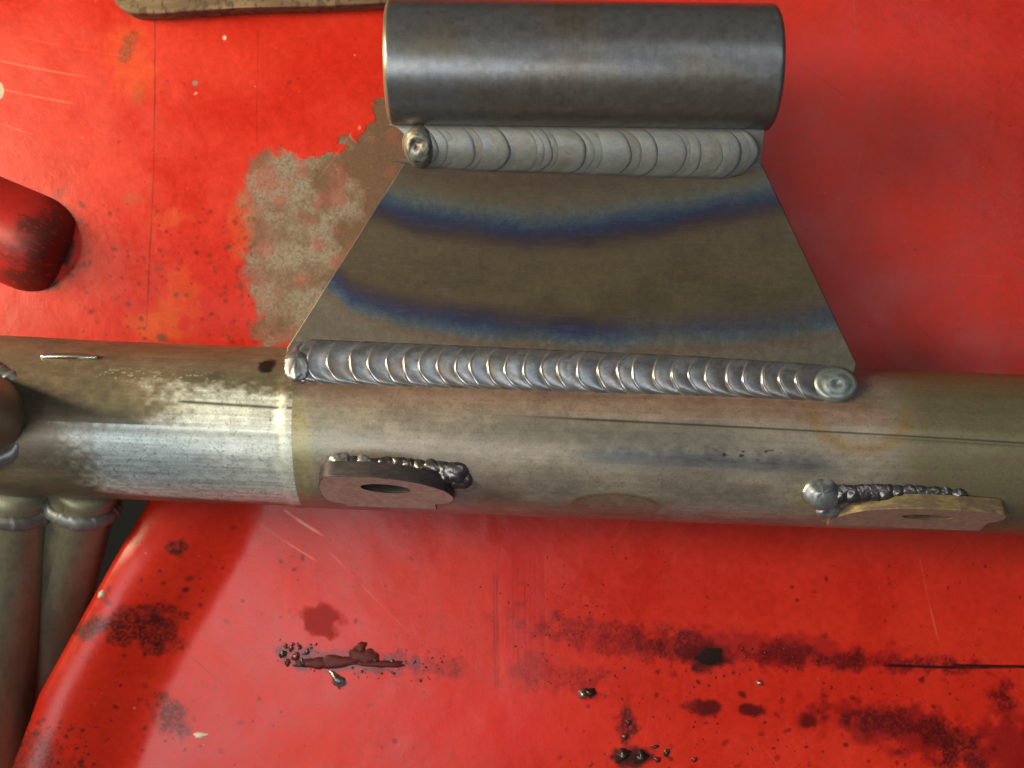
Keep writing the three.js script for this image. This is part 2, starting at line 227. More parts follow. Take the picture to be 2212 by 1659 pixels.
// dark concrete far under the edge of the sheet
{ const g = new THREE.PlaneGeometry(60000, 60000); g.rotateX(-PI / 2); g.translate(0, SHEET - 8200, 0); const t = tex(512, 512, (u, v) => { const n = 26 + 20 * fbm(u * 60, v * 60, 4); return [n, n, n * 0.96]; }); const f = mesh('workshop_floor', g, stdm({ map: t, roughness: 0.9 }), null, V(0, SHEET - 8200, 0)); tag(f, 'dark concrete floor below the edge of the red sheet', 'floor', null, 'structure'); }

// ------------------------------------------------------------------ the welded bracket
const base = V(0, SHEET, 110);
const arm = thing('welded_suspension_arm', base, 'bare steel tube with a welded gusset plate and short bush tube', 'bracket');
const steel = (map, o = {}) => stdm({ map, metalness: 0.55, roughness: 0.42, bumpMap: grainR(10, 5), bumpScale: 0.000025, ...o });

// main tube: colour in tube coordinates, a along it (photograph units) and th degrees from the crown, downwards positive
const STEP = 637;
const AXIS = px => at(px, 940, 0).x;
{
  const seam = curve([[430, -17], [640, -15], [1000, -15], [1100, -15.5], [1500, -14], [1900, -12], [2212, -9.5], [2400, -8]]);
  const W = 2048, H = 1024;
  const tubeRough = new Uint8Array(W * H * 4);
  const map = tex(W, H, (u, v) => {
    const a = u * 2500 - 100, th = (v - 0.5) * 360, w = th * 3.02;              // w: arc length in units
    const n = fbm(a * 0.010, w * 0.02 + 40, 4), f = fbm(a * 0.07, w * 0.09, 3), st = fbm(a * 0.006, w * 0.22, 3), g = hash(floor(a * 0.9), floor(w * 1.1));
    let c, r = 0.41 + 0.12 * (n - 0.5);
    if (a < STEP + 26) {
      c = mixc([104, 96, 76], [122, 104, 86], smooth(0.35, 0.65, n));                                     // old oxide
      c = mixc(c, [128, 112, 88], 0.6 * smooth(0.45, 0.6, fbm(a * 0.006 + 3, w * 0.012, 3)));
      // ground bright patch
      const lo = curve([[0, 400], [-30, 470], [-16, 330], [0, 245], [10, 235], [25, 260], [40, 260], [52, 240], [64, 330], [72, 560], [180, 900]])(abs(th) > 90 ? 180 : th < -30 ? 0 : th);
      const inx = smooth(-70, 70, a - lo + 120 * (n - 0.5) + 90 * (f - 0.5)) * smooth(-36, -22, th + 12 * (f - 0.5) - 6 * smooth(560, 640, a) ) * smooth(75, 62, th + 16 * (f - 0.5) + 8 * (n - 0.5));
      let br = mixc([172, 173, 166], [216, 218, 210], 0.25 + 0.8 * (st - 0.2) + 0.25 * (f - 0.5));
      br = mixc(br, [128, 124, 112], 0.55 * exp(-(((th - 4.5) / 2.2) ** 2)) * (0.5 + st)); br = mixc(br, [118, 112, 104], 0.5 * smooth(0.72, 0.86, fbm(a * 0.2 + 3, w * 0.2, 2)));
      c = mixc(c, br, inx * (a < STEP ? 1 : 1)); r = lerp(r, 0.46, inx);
      c = mixc(c, [64, 60, 54], 0.85 * exp(-(((th - seam(a)) / 1.0) ** 2)) * smooth(425, 445, a));
      c = mixc(c, [176, 174, 150], 0.8 * smooth(0.60, 0.68, fbm(a * 0.13, w * 0.16 + 9, 2)) * exp(-(((th + 36) / 5) ** 2)) * smooth(230, 300, a) * smooth(560, 440, a));
      // cleaned chamfer ring at the butt joint
      const ring = smooth(STEP - 2, STEP + 2, a) * smooth(STEP + 30, STEP + 18, a + 14 * (f - 0.5) + 0.006 * (th - 20) ** 2) * smooth(-30, -22, th) * smooth(74, 60, th);
      c = mixc(c, [198, 197, 184], ring * (0.65 + 0.35 * smooth(0.35, 0.6, f)));
    } else {
      c = mixc([128, 117, 106], [146, 134, 121], smooth(0.3, 0.7, n));                                       // rosy brown heat oxide
      c = mixc(c, [138, 134, 122], 0.8 * smooth(900, 690, a + 120 * (n - 0.5)) * smooth(-26, -18, th) * smooth(30, 10, th));
      const yl = smooth(716, 690, a + 24 * (f - 0.5) + 0.008 * (th - 20) ** 2); c = mixc(c, [158, 146, 100], 0.6 * yl * smooth(-28, -16, th) * smooth(70, 52, th));
      c = mixc(c, [150, 116, 98], 0.55 * exp(-(((th + 24) / 8) ** 2)) * smooth(640, 760, a) * smooth(1900, 1840, a));       // warm band under the long weld
      c = mixc(c, [120, 70, 52], 0.35 * exp(-(((th + 33) / 5) ** 2)) * smooth(1900, 1820, a));
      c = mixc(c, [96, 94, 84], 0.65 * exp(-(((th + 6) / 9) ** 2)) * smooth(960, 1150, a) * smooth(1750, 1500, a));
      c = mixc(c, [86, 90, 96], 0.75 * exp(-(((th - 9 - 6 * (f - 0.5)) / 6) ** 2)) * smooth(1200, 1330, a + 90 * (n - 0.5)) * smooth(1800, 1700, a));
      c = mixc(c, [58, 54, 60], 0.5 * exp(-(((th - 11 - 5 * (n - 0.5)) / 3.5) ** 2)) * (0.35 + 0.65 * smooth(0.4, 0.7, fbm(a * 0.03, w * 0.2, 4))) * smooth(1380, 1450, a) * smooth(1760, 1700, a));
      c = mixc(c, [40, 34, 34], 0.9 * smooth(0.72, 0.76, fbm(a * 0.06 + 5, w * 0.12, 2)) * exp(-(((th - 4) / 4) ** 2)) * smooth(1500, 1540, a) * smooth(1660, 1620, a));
      c = mixc(c, [152, 150, 84], 0.75 * exp(-(((a - 1712) / 26) ** 2) - (((th - 36) / 9) ** 2)));
      const far = smooth(1840, 1960, a + 60 * (n - 0.5)); c = mixc(c, mixc([108, 102, 72], [98, 88, 66], smooth(0.35, 0.65, f)), 0.8 * far);
      c = mixc(c, [136, 108, 70], 0.7 * exp(-(((hypot(a - 1808, (th + 26) * 4) - 96) / 16) ** 2)) * smooth(-40, -20, th));
      const sl = exp(-(((th - seam(a)) / lerp(0.9, 0.55, smooth(1100, 1900, a))) ** 2)); c = mixc(c, [38, 36, 34], 0.8 * sl * smooth(1040, 1300, a) * (0.55 + 0.6 * st)); c = mixc(c, [70, 64, 56], 0.5 * exp(-(((th - seam(a) - 2.4) / 0.6) ** 2)) * smooth(1800, 1950, a));
      const ov = hypot((a - 1320) / 92, (th - 52) / 14); c = mixc(c, [126, 88, 72], 0.45 * smooth(1.04, 0.96, ov)); c = mixc(c, [96, 76, 50], 0.5 * exp(-(((ov - 1) / 0.10) ** 2)) * smooth(56, 46, th));
      c = mixc(c, [90, 60, 48], 0.4 * exp(-(((a - 1060) / 60) ** 2) - (((th - 45) / 14) ** 2)));
    }
    // shade of the notch at the start of the long weld, painted dark
    c = mixc(c, [34, 28, 24], 0.9 * smooth(22, 12, hypot(a - 600, (w + 148) * 0.8) + 10 * (f - 0.5)));
    c = mixc(c, [76, 68, 60], 0.25 * smooth(0.6, 0.85, fbm(a * 0.3, w * 0.3, 2)));
    const m = 0.86 + 0.16 * f + 0.10 * (g - 0.5) + 0.10 * (st - 0.5);
    const k = (min(H - 1, floor(v * H)) * W + min(W - 1, floor(u * W))) * 4; tubeRough[k] = tubeRough[k + 1] = tubeRough[k + 2] = clamp((r + 0.10 * (f - 0.5)) * 255, 0, 255); tubeRough[k + 3] = 255;
    const lift = 1.16; return [c[0] * m * lift * 0.98, c[1] * m * lift, c[2] * m * lift * 1.01];
  });
  const px0 = -620, px1 = 2850;
  const geo = grid(420, 120, (u, v) => {
    const a = lerp(px0, px1, u), x = AXIS(a), th = (v - 0.5) * 2 * PI;
    let r = TUBE.R + 0.8 * (fbm(a * 0.02, th * 2, 2) - 0.5) - 3.2 * smooth(STEP + 1, STEP - 3, a) * smooth(40, 250, a) + 0.5 * smooth(STEP - 2, STEP + 2, a) * smooth(STEP + 40, STEP + 10, a);
    r -= 2.2 * exp(-(((th * 180 / PI - seam(a)) / 1.5) ** 2)) * smooth(1100, 1400, a);
    return V(x, cos(th) * r, TUBE.z(x) + sin(th) * r);
  }, { closeV: true, uv: (u, v) => [(lerp(px0, px1, u) + 100) / 2500, v] });
  const caps = [px0, px1].map(a => { const x = AXIS(a); return grid(1, 40, (u, v) => V(x, cos(v * 2 * PI) * TUBE.R * (u + 0.001), TUBE.z(x) + sin(v * 2 * PI) * TUBE.R * (u + 0.001))); });
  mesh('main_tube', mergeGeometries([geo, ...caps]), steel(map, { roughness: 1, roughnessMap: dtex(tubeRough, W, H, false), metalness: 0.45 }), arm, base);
}

// gusset plate with temper colours
const PL = 124;
const plateOut = [[886, 330], [1628, 338], [1644, 356], [1848, 786], [1838, 826], [622, 800], [622, 752], [880, 345]];
{
  const yu = curve([[820, 432], [860, 450], [900, 462], [1000, 480], [1130, 493], [1300, 486], [1450, 464], [1640, 428], [1700, 420]]);
  const yl = curve([[690, 585], [720, 605], [760, 642], [850, 676], [1000, 698], [1150, 713], [1280, 724], [1450, 722], [1600, 714], [1700, 702], [1800, 688]]);
  const X0 = 600, X1 = 1890, Y0 = 300, Y1 = 860;
  const ramp = (d, s) => {   // d: towards the weld; straw brown, purple, blue, pale blue grey, grey brown
    const st = [[-100, [80, 70, 50]], [-62, [76, 64, 48]], [-40, [66, 53, 49]], [-22, [54, 47, 60]], [-4, [42, 51, 80]], [10, [56, 70, 90]], [30, [86, 92, 90]], [52, [94, 86, 72]], [86, [86, 74, 62]]];
    let p = st[0]; for (const q of st) { if (d <= q[0]) { const t = clamp((d - p[0]) / (q[0] - p[0] || 1)); return mixc(p[1], q[1], t); } p = q; } return p[1]; };
  const map = tex(1290, 560, (u, v) => {
    const x = lerp(X0, X1, u), y = lerp(Y0, Y1, v), n = fbm(x * 0.012, y * 0.012 + 7, 4), f = fbm(x * 0.10, y * 0.10, 3), g = hash(floor(x), floor(y));
    const du = yu(x) - y + 20 * (n - 0.5) + 5 * (f - 0.5) + 7 * (g - 0.5), dl = y - yl(x) + 16 * (n - 0.5) + 5 * (f - 0.5) + 7 * (g - 0.5);
    const un = fbm(x * 0.006 + 11, y * 0.004, 3), wu = smooth(-70, -20, du) * (0.78 + 0.35 * smooth(0.3, 0.6, un)), wl = smooth(-70, -20, dl) * (0.75 + 0.4 * smooth(0.35, 0.65, fbm(x * 0.007 + 40, y * 0.004, 3)));
    let c = mixc([79, 69, 50], [88, 78, 55], smooth(0.35, 0.65, n)); const warm = smooth(500, 640, y);
    c = mixc(c, [98, 82, 70], 0.4 * (1 - warm)); c = mixc(c, ramp(du, 0), min(1, wu)); const lr = ramp(dl, 1); c = mixc(c, mixc(lr, [108, 108, 98], 0.35 * smooth(1250, 1400, x)), min(1, wl));
    c = mixc(c, [110, 74, 56], 0.5 * smooth(20, 40, dl) * smooth(60, 40, dl));
    c = mixc(c, [124, 118, 106], 0.25 * smooth(0.55, 0.72, fbm(x * 0.05 + 3, y * 0.05, 3)) * smooth(700, 740, y));
    c = mixc(c, [74, 62, 44], 0.6 * smooth(14, 8, abs(hypot(x - 1297, (y - 685) * 0.8) - 4)));
    c = mixc(c, [128, 120, 108], 0.10 * smooth(0.55, 0.8, fbm(x * 0.03, y * 0.3, 2))); c = mixc(c, [112, 108, 96], 0.35 * smooth(32, 52, dl));
    const m = 0.87 + 0.16 * f + 0.2 * (g - 0.5); return [c[0] * m, c[1] * m, c[2] * m];
  });
  const sh = new THREE.Shape(plateOut.map(([a, b]) => { const p = at(a, b, PL); return new THREE.Vector2(p.x, -p.z); }));
  const g = new THREE.ExtrudeGeometry(sh, { depth: 28, bevelEnabled: true, bevelThickness: 2.5, bevelSize: 2.5, bevelSegments: 2, steps: 1 });
  g.rotateX(-PI / 2); g.translate(0, PL - 30.5, 0);
  const p = g.attributes.position, uv = g.attributes.uv, k = CAM_H / (CAM_H - PL);
  for (let i = 0; i < p.count; i++) uv.setXY(i, (p.getX(i) * k + 1106 - X0) / (X1 - X0), (p.getZ(i) * k + 829.5 - Y0) / (Y1 - Y0));
  mesh('gusset_plate', g, steel(map, { metalness: 0.6, roughness: 0.40 }), arm, base);
}

// bush tube: hollow, with chamfered ends
const BUSH = { R: 124, h: 165, z: x => -643 + 0.012 * x };
{
  const xl = -248, xr = 524, Ro = BUSH.R, Ri = 86;
  const prof = [[xl + 30, Ri], [xl + 1, Ri], [xl, Ri + 3], [xl, Ro - 7], [xl + 1, Ro - 5.5], [xl + 5, Ro - 1.2], [xl + 8, Ro], ...Array.from({ length: 23 }, (_, k) => [lerp(xl + 12, xr - 12, k / 22), Ro]), [xr - 8, Ro], [xr - 5, Ro - 1.2], [xr - 1, Ro - 5.5], [xr, Ro - 7], [xr, Ri + 3], [xr - 1, Ri], [xr - 30, Ri], [xl + 30, Ri]];
  const map = tex(1024, 1024, (u, v) => {
    const x = lerp(xl, xr, u), th = (v - 0.5) * 360, w = th * 2.2, n = fbm(x * 0.008, w * 0.010, 4), f = fbm(x * 0.08, w * 0.08, 3), st = fbm(x * 0.25, w * 0.02, 3), g = hash(floor(x * 1.2), floor(w * 1.2));
    let c = mixc([138, 140, 144], [146, 142, 136], smooth(0.35, 0.65, n)); c = mixc(c, [124, 110, 98], 0.3 * smooth(0.45, 0.7, n)); c = mixc(c, [120, 116, 110], 0.35 * smooth(0.62, 0.8, fbm(x * 0.05, w * 0.05, 3)));
    c = mixc(c, [196, 184, 150], 0.8 * smooth(xl + 9, xl + 5, x));  // left chamfer only: coloured pale, as if catching light from that side
    const m = 0.86 + 0.18 * f + 0.14 * (g - 0.5) + 0.05 * (st - 0.5); return [c[0] * m, c[1] * m, c[2] * m]; });
  const g = grid(prof.length - 1, 96, (u, v) => { const [x, r] = prof[Math.round(u * (prof.length - 1))], th = (v - 0.5) * 2 * PI; return V(x, BUSH.h + cos(th) * r, BUSH.z(x) + sin(th) * r); }, { closeV: true, uv: (u, v, p) => [(p.x - xl) / (xr - xl), v] });
  mesh('bush_tube', g, steel(map, { metalness: 0.8, roughness: 0.32 }), arm, base);
}

// weld scales: each puddle is a piece laid over the one before
function weldScale(toes, s0, len, dir, bow, step, crown, seed, vTrim = 1) {     // toes(s) -> [upper toe, lower toe]; s in photograph units along the bead
  const R = rng(seed), rows = [[-1.6, -step * 1.2], [0, -0.1 * step], [1.6, 0.45 * step], [3.6, 0.82 * step], [6, step], [10, 0.96 * step], [18, 0.82 * step], [28, 0.58 * step], [len, 0.2 * step], [len + 16, -0.6 * step]];
  const j1 = (R() - 0.5) * 0.35, j2 = (R() - 0.5) * 2.2, j3 = R() * 6;
  return grid(rows.length - 1, 20, (u, v) => {
    const [t, e] = rows[Math.round(u * (rows.length - 1))], q = (v - 0.5) * 2 * vTrim;
    const lead = bow * (1 - sqrt(max(0, 1 - (q * 0.985) ** 2))) * (1 + j1 * q) + 1.1 * sin(q * 5 + j3);
    const s = s0 + dir * (t + lead), [A, B] = toes(s), n = V(0, B.z - A.z, -(B.y - A.y)).normalize(); if (n.y < 0) n.negate();
    const rim = 1 - abs(q) ** 6;
    return A.clone().lerp(B, (q * 0.99 + 1) / 2).addScaledVector(n, crown * (1 - q * q) + (e + j2 * 0.3) * rim - (abs(q) > 0.99 ? 4 : 0.8));
  }, { uv: (u, v) => [u * 0.6 + seed * 0.37 % 1, v] });
}
const weldSteel = (c, rough, metal = 0.85) => { const R = rng(9), t = tex(256, 256, (u, v) => { const n = fbm(u * 9, v * 7, 3), f = fbm(u * 40, v * 40, 2); const k = mixc(c[0], c[1], smooth(0.3, 0.7, n)); const m = 0.93 + 0.14 * f; return [k[0] * m, k[1] * m, k[2] * m]; }); t.wrapS = t.wrapT = THREE.RepeatWrapping; return stdm({ map: t, metalness: metal, roughness: rough }); };
const beadMat = [weldSteel([[146, 142, 140], [176, 176, 178]], 0.28), weldSteel([[142, 146, 152], [170, 164, 160]], 0.28), weldSteel([[154, 144, 136], [164, 168, 172]], 0.28)];
const dullMat = [weldSteel([[124, 128, 127], [138, 139, 135]], 0.48, 0.6), weldSteel([[130, 132, 130], [122, 120, 114]], 0.50, 0.6), weldSteel([[134, 135, 131], [126, 130, 131]], 0.46, 0.6)];
const darkBead = weldSteel([[96, 92, 90], [120, 116, 114]], 0.27, 0.85);
const brightBead = weldSteel([[166, 170, 172], [128, 130, 130]], 0.36, 0.85);
{
  // the long weld between plate and tube
  const top = curve([[600, 731], [650, 729], [1100, 748], [1500, 766], [1760, 784], [1840, 793]]), bot = curve([[600, 830], [650, 830], [1100, 845], [1500, 857], [1760, 868], [1840, 872]]);
  const toes = s => { const A = at(s, top(s), PL + 1), B = onTube(s, bot(s)); B.x = A.x = (A.x + B.x) / 2; return [A, B]; };
  const core = grid(60, 14, (u, v) => { const [A, B] = toes(lerp(628, 1838, u)), q = (v - 0.5) * 2; const n = V(0, B.z - A.z, -(B.y - A.y)).normalize(); if (n.y < 0) n.negate(); return A.lerp(B, v).addScaledVector(n, 11 * (1 - q * q) - 6); });
  const bead = mesh('long_weld_bead', core, beadMat[0], arm, base);
  const R = rng(21), arcs = [115, 185, 268, 337, 402, 465, 528, 595, 655, 715, 778, 840, 905, 970, 1037, 1108, 1180, 1252, 1312, 1385, 1450, 1512, 1580, 1650, 1715, 1780, 1850, 1912].map(z => (1100 + z * 1.085) * 0.54); arcs.unshift(640);
  arcs.forEach((s, k) => mesh('weld_ripple', weldScale(toes, s + 5 * (R() - 0.5), 44, 1, 42 + 6 * R(), 5.6 + 2.4 * R(), 7, 100 + k), beadMat[k % 3], bead, base));
  // shiny start lump and the crater where the weld ends
  const [A0, B0] = toes(640); const c0 = A0.clone().lerp(B0, 0.5);
  const lump = new THREE.SphereGeometry(1, 28, 18); { const p = lump.attributes.position; for (let i = 0; i < p.count; i++) { const v = V(p.getX(i), p.getY(i), p.getZ(i)), k = 1 + 0.6 * (fbm(v.x * 1.9 + 3, v.z * 1.9 + v.y * 1.3, 3) - 0.5); p.setXYZ(i, v.x * 27 * k, v.y * 11 * k, v.z * 44 * k); } lump.rotateX(-0.45); lump.translate(c0.x + 5, c0.y + 5, c0.z); lump.computeVertexNormals(); }
  mesh('weld_start', lump, brightBead, bead, base);
  const [A1, B1] = toes(1803), c1 = A1.clone().lerp(B1, 0.52), tl = atan2(B1.y - A1.y, B1.z - A1.z);
  const crater = grid(14, 36, (u, v) => { const t = v * 2 * PI, r = max(u, 0.001); const h = 16 * (1 - r * r) + 3 * exp(-(((r - 0.8) / 0.12) ** 2)) + 4 * (fbm(cos(t) * r * 3 + 2, sin(t) * r * 3, 3) - 0.5) - 5 * exp(-((r / 0.2) ** 2)) - (u === 1 ? 10 : 0); return V(cos(t) * 50 * r, h, -sin(t) * 40 * r); }, { closeV: true }); crater.rotateX(-tl); crater.translate(c1.x, c1.y + 2, c1.z);
  mesh('weld_crater', crater, weldSteel([[150, 160, 158], [126, 134, 132]], 0.40, 0.7), bead, base);
}
{
  // the weld under the bush tube, run the other way and duller
  const bot = curve([[860, 352], [905, 362], [1000, 372], [1200, 378], [1400, 386], [1560, 390], [1660, 372]]);
  const toes = s => { const B = at(s, bot(s), PL + 1), x = B.x, th = 88 * PI / 180; return [V(x, BUSH.h + cos(th) * BUSH.R, BUSH.z(x) + sin(th) * BUSH.R), B]; };
  const core = grid(50, 14, (u, v) => { const [A, B] = toes(lerp(884, 1642, u)), q = (v - 0.5) * 2, e = min(1, min(u, 1 - u) * 14); const n = V(0, B.z - A.z, -(B.y - A.y)).normalize(); if (n.y < 0) n.negate(); return A.lerp(B, v).addScaledVector(n, 10 * (1 - q * q) * e - 6); });
  const bead = mesh('upper_weld_bead', core, dullMat[1], arm, base);
  const R = rng(4); let s = 1630, k = 0;
  while (s > 945) { mesh('weld_ripple', weldScale(toes, s, 46, -1, 44 + 14 * R(), 0.9 + 1.3 * R(), 10 + 3 * R(), 300 + k), dullMat[k % 3], bead, base); s -= 10 + 15 * R(); k++; }
  const [A, B] = toes(908), c = A.clone().lerp(B, 0.5);
  const crater = grid(16, 40, (u, v) => { const t = v * 2 * PI, r = max(u, 0.001); const h = 26 * (1 - r * r) + 7 * fbm(cos(t) * r * 3 + 8, sin(t) * r * 3, 3) + 3 * exp(-(((r - 0.62) / 0.16) ** 2)) * (0.6 + 0.7 * fbm(cos(t) * 2 + 4, sin(t) * 2, 2)) - 13 * exp(-(((r * cos(t) + 0.1) / 0.3) ** 2) - (((r * sin(t) - 0.25) / 0.22) ** 2)) - (u === 1 ? 12 : 0); return V(cos(t) * 36 * r, h, -sin(t) * 46 * r); }, { closeV: true });
  crater.rotateX(-atan2(B.y - A.y, B.z - A.z)); crater.translate(c.x, c.y, c.z); mesh('weld_crater', crater, weldSteel([[146, 148, 144], [112, 106, 94]], 0.46, 0.65), bead, base);
}

// round-cornered tabs let into the lower flank of the tube
function tab(face, hole, ang, thick, map, edgeMap, beads, rough, proud) {
  const N = V(0, cos(ang), sin(ang)), up = V(0, sin(ang), -cos(ang));         // plane normal and its upward direction
  const D = TUBE.R + proud;
  const cast = (px, py) => { const o = V(0, CAM_H, 0), d = at(px, py, 0).sub(o), O = V(0, 0, 0); let x = at(px, py, 0).x, t = 0; for (let k = 0; k < 4; k++) { const q = V(x, 0, TUBE.z(x)).addScaledVector(N, D); t = q.clone().sub(o).dot(N) / d.dot(N); x = o.x + d.x * t; } return o.addScaledVector(d, t); };
  const toL = p => new THREE.Vector2(p.x, p.clone().sub(V(0, 0, TUBE.z(p.x))).addScaledVector(N, -D).dot(up));
  const sh = new THREE.Shape(); const pts = face.map(([x, y]) => toL(cast(x, y))); sh.moveTo(pts[0].x, min(0, pts[0].y)); sh.lineTo(pts[0].x, pts[0].y); sh.splineThru(pts.slice(1)); sh.lineTo(pts[pts.length - 1].x, min(0, pts[pts.length - 1].y));
  const hc = toL(cast(hole[0], hole[1])); const hp = new THREE.Path(); hp.absellipse(hc.x, hc.y, hole[2], hole[3], 0, 2 * PI, true, hole[4] ?? 0); sh.holes.push(hp);
  const g = new THREE.ExtrudeGeometry(sh, { depth: thick, bevelEnabled: true, bevelThickness: 1.6, bevelSize: 1.6, bevelSegments: 2, curveSegments: 28 });
  const p = g.attributes.position, uv = g.attributes.uv;
  for (let i = 0; i < p.count; i++) { const x = p.getX(i), y = p.getY(i), z = p.getZ(i) - thick; uv.setXY(i, x / 300, (y + z * 3) / 300); const w = V(x, 0, TUBE.z(x)).addScaledVector(N, D + z).addScaledVector(up, y); p.setXYZ(i, w.x, w.y, w.z); }
  g.computeVertexNormals();
  const tm = mp => stdm({ map: mp, metalness: mp === map ? 0.12 : 0.45, roughness: rough + 0.06, bumpMap: grainR(2, 2), bumpScale: 0.00003 });
  const t = mesh('mounting_tab', g, [tm(map), tm(edgeMap)], arm, base);
  beads.forEach(([px, py, r, mt, sq = 1], k) => { const c = onTube(px, py + (r < 24 ? 11 : 0)), s = new THREE.SphereGeometry(1, 20, 14); const R = rng(k + 60), q = s.attributes.position; for (let i = 0; i < q.count; i++) { const m = 1 + 0.5 * (fbm(q.getX(i) * 1.7 + k * 5, q.getZ(i) * 1.7 + q.getY(i), 3) - 0.5); q.setXYZ(i, q.getX(i) * r * sq * 1.3 * m, q.getY(i) * r * 0.62 * m, q.getZ(i) * r * 1.15 * m); } s.computeVertexNormals(); s.translate(c.x, c.y, c.z); mesh('weld_dot', s, mt, t, base); });
  return t;
}
{
  const wrapT = t => { t.wrapS = t.wrapT = THREE.RepeatWrapping; return t; };
  const brown = wrapT(tex(256, 256, (u, v) => { const n = fbm(u * 10, v * 10, 3), f = fbm(u * 40, v * 40, 3); const c = mixc([164, 148, 136], [178, 162, 148], n); const m = 0.85 + 0.28 * f; return [c[0] * m, c[1] * m, c[2] * m]; }));
  const straw = wrapT(tex(256, 256, (u, v) => { const n = fbm(u * 10, v * 10, 3), f = fbm(u * 40, v * 40, 3); const c = mixc([146, 130, 92], [124, 106, 88], smooth(0.35, 0.65, n)); const m = 0.85 + 0.3 * f; return [c[0] * m, c[1] * m, c[2] * m]; }));
  const dim = wrapT(tex(128, 128, (u, v) => { const n = fbm(u * 6, v * 6, 3), f = fbm(u * 40, v * 40, 2); const c = mixc([64, 58, 60], [88, 80, 78], n); const m = 0.8 + 0.4 * f; return [c[0] * m, c[1] * m, c[2] * m]; }));
  const rosy = wrapT(tex(128, 128, (u, v) => { const n = fbm(u * 8, v * 8, 3), f = fbm(u * 40, v * 40, 3); const c = mixc([142, 124, 110], [154, 138, 122], n); const m = 0.85 + 0.28 * f; return [c[0] * m, c[1] * m, c[2] * m]; }));
  const bm = darkBead, sm = brightBead;
  tab([[746, 1087], [708, 1078], [691, 1056], [693, 1037], [708, 1029], [740, 1028], [790, 1029], [828, 1032], [870, 1037], [916, 1046], [950, 1056], [964, 1062], [979, 1075], [968, 1085], [940, 1088]], [833, 1054, 50, 24, -0.12], 64 * PI / 180, 30, brown, dim,
    [[735, 988, 21, sm], [762, 991, 17, bm], [786, 991, 18, sm], [812, 993, 17, bm], [836, 994, 18, bm], [860, 995, 18, bm], [884, 997, 18, bm], [908, 1000, 19, bm], [932, 1001, 20, bm], [958, 1006, 22, bm], [980, 1008, 23, bm], [996, 1022, 20, bm]], 0.42, 1.5);
  tab([[1795, 1122], [1800, 1118], [1830, 1110], [1863, 1103], [1905, 1100], [1941, 1098], [1990, 1098], [2039, 1100], [2100, 1104], [2150, 1108], [2170, 1111], [2166, 1121], [2130, 1130]], [2003, 1116, 52, 14, -0.03], 62 * PI / 180, 30, rosy, straw,
    [[1771, 1062, 32, sm, 0.95], [1788, 1086, 20, sm], [1816, 1054, 22, bm], [1842, 1052, 20, bm], [1866, 1051, 19, bm], [1890, 1051, 19, bm], [1914, 1051, 19, bm], [1938, 1052, 18, bm], [1962, 1052, 18, bm], [1986, 1053, 18, bm], [2012, 1054, 17, bm], [2040, 1056, 16, bm], [2068, 1058, 15, bm]], 0.40, 6);
}

// the two brace tubes that run down past the edge of the sheet, and the branch tube at the far end
{
  const w = tex(512, 512, (u, v) => { const n = fbm(u * 6, v * 8, 4), f = fbm(u * 60, v * 40, 3); let c = mixc([122, 120, 98], [146, 142, 118], smooth(0.3, 0.7, n)); c = mixc(c, [100, 94, 78], 0.4 * smooth(0.5, 0.8, f)); const m = 0.85 + 0.25 * f; return [c[0] * m, c[1] * m, c[2] * m]; });
  const m = steel(w, { roughness: 0.4, metalness: 0.5 });
  const collar = (parent, c, d, r, n, size, mt, seed) => {      // lumpy fillet: lapped puddles run round the joint
    const R = rng(seed), s = abs(d.y) > 0.9 ? V(1, 0, 0) : V(0, 1, 0), e1 = s.clone().sub(d.clone().multiplyScalar(s.dot(d))).normalize(), e2 = d.clone().cross(e1), amp = Array.from({ length: n }, () => 0.75 + 0.5 * R());
    const g = grid(n * 12, 20, (u, v) => { const t = u * 2 * PI, q = u * n + 0.45 * sin(t * 3 + seed) + 0.3 * sin(t * 7 + seed * 2) + 0.22 * cos(v * 2 * PI), k = ((floor(q) % n) + n) % n, f = q - floor(q), b = v * 2 * PI, sz = size * (0.86 + 0.16 * f * amp[k] * (1 - smooth(0.85, 1, f)) + 0.34 * (fbm(cos(t) * 3 + seed, sin(t) * 3 + cos(b), 3) - 0.5)), rr = r + cos(b) * sz, off = sin(b) * sz * 1.25 + 5 * sin(t * 2 + seed); return c.clone().addScaledVector(e1, cos(t) * rr).addScaledVector(e2, sin(t) * rr).addScaledVector(d, off); }, { closeV: true });
    mesh('weld_collar', g, mt, parent, base); };
  const mk = (a, b, r, cSh, n, mt, seed) => { const t = mesh('brace_tube', bar(a, b, r, 30, 40), m, arm, base), d = b.clone().sub(a).normalize(); collar(t, a.clone().addScaledVector(d, cSh), d, r - 2, 15, 17, mt, seed); };
  mk(at(34, 1020, -30), at(-40, 1900, -760), 84, 78, 24, dullMat[1], 5);
  mk(at(188, 1030, -50), at(70, 1560, -640), 76, 74, 22, dullMat[0], 6);
  const a = at(-14, 900, 60), b = at(-130, 880, 520), d = b.clone().sub(a).normalize(); const t = mesh('branch_tube', bar(a, b, 84, 20, 40), m, arm, base); collar(t, a.clone().addScaledVector(d, 92), d, 90, 15, 22, dullMat[0], 8);
  { const g = new THREE.BoxGeometry(34, 430, 1250); g.translate(-1590, 120, 760); mesh('added_shade_plate', g, m, arm, base); }   // added upright plate, out of view, to shade the braces and lower-left sheet
  // added ridge of bright metal standing in for a highlight on the upper flank
  const p0 = onTube(90, 771), p1 = onTube(212, 771); p0.y += 0; const g = bar(p0, p1, u => 9 * (0.5 + 0.5 * sin(PI * clamp(u))), 24, 14); mesh('glint_ridge', g, weldSteel([[214, 206, 180], [226, 222, 210]], 0.24, 1), arm, base);
}

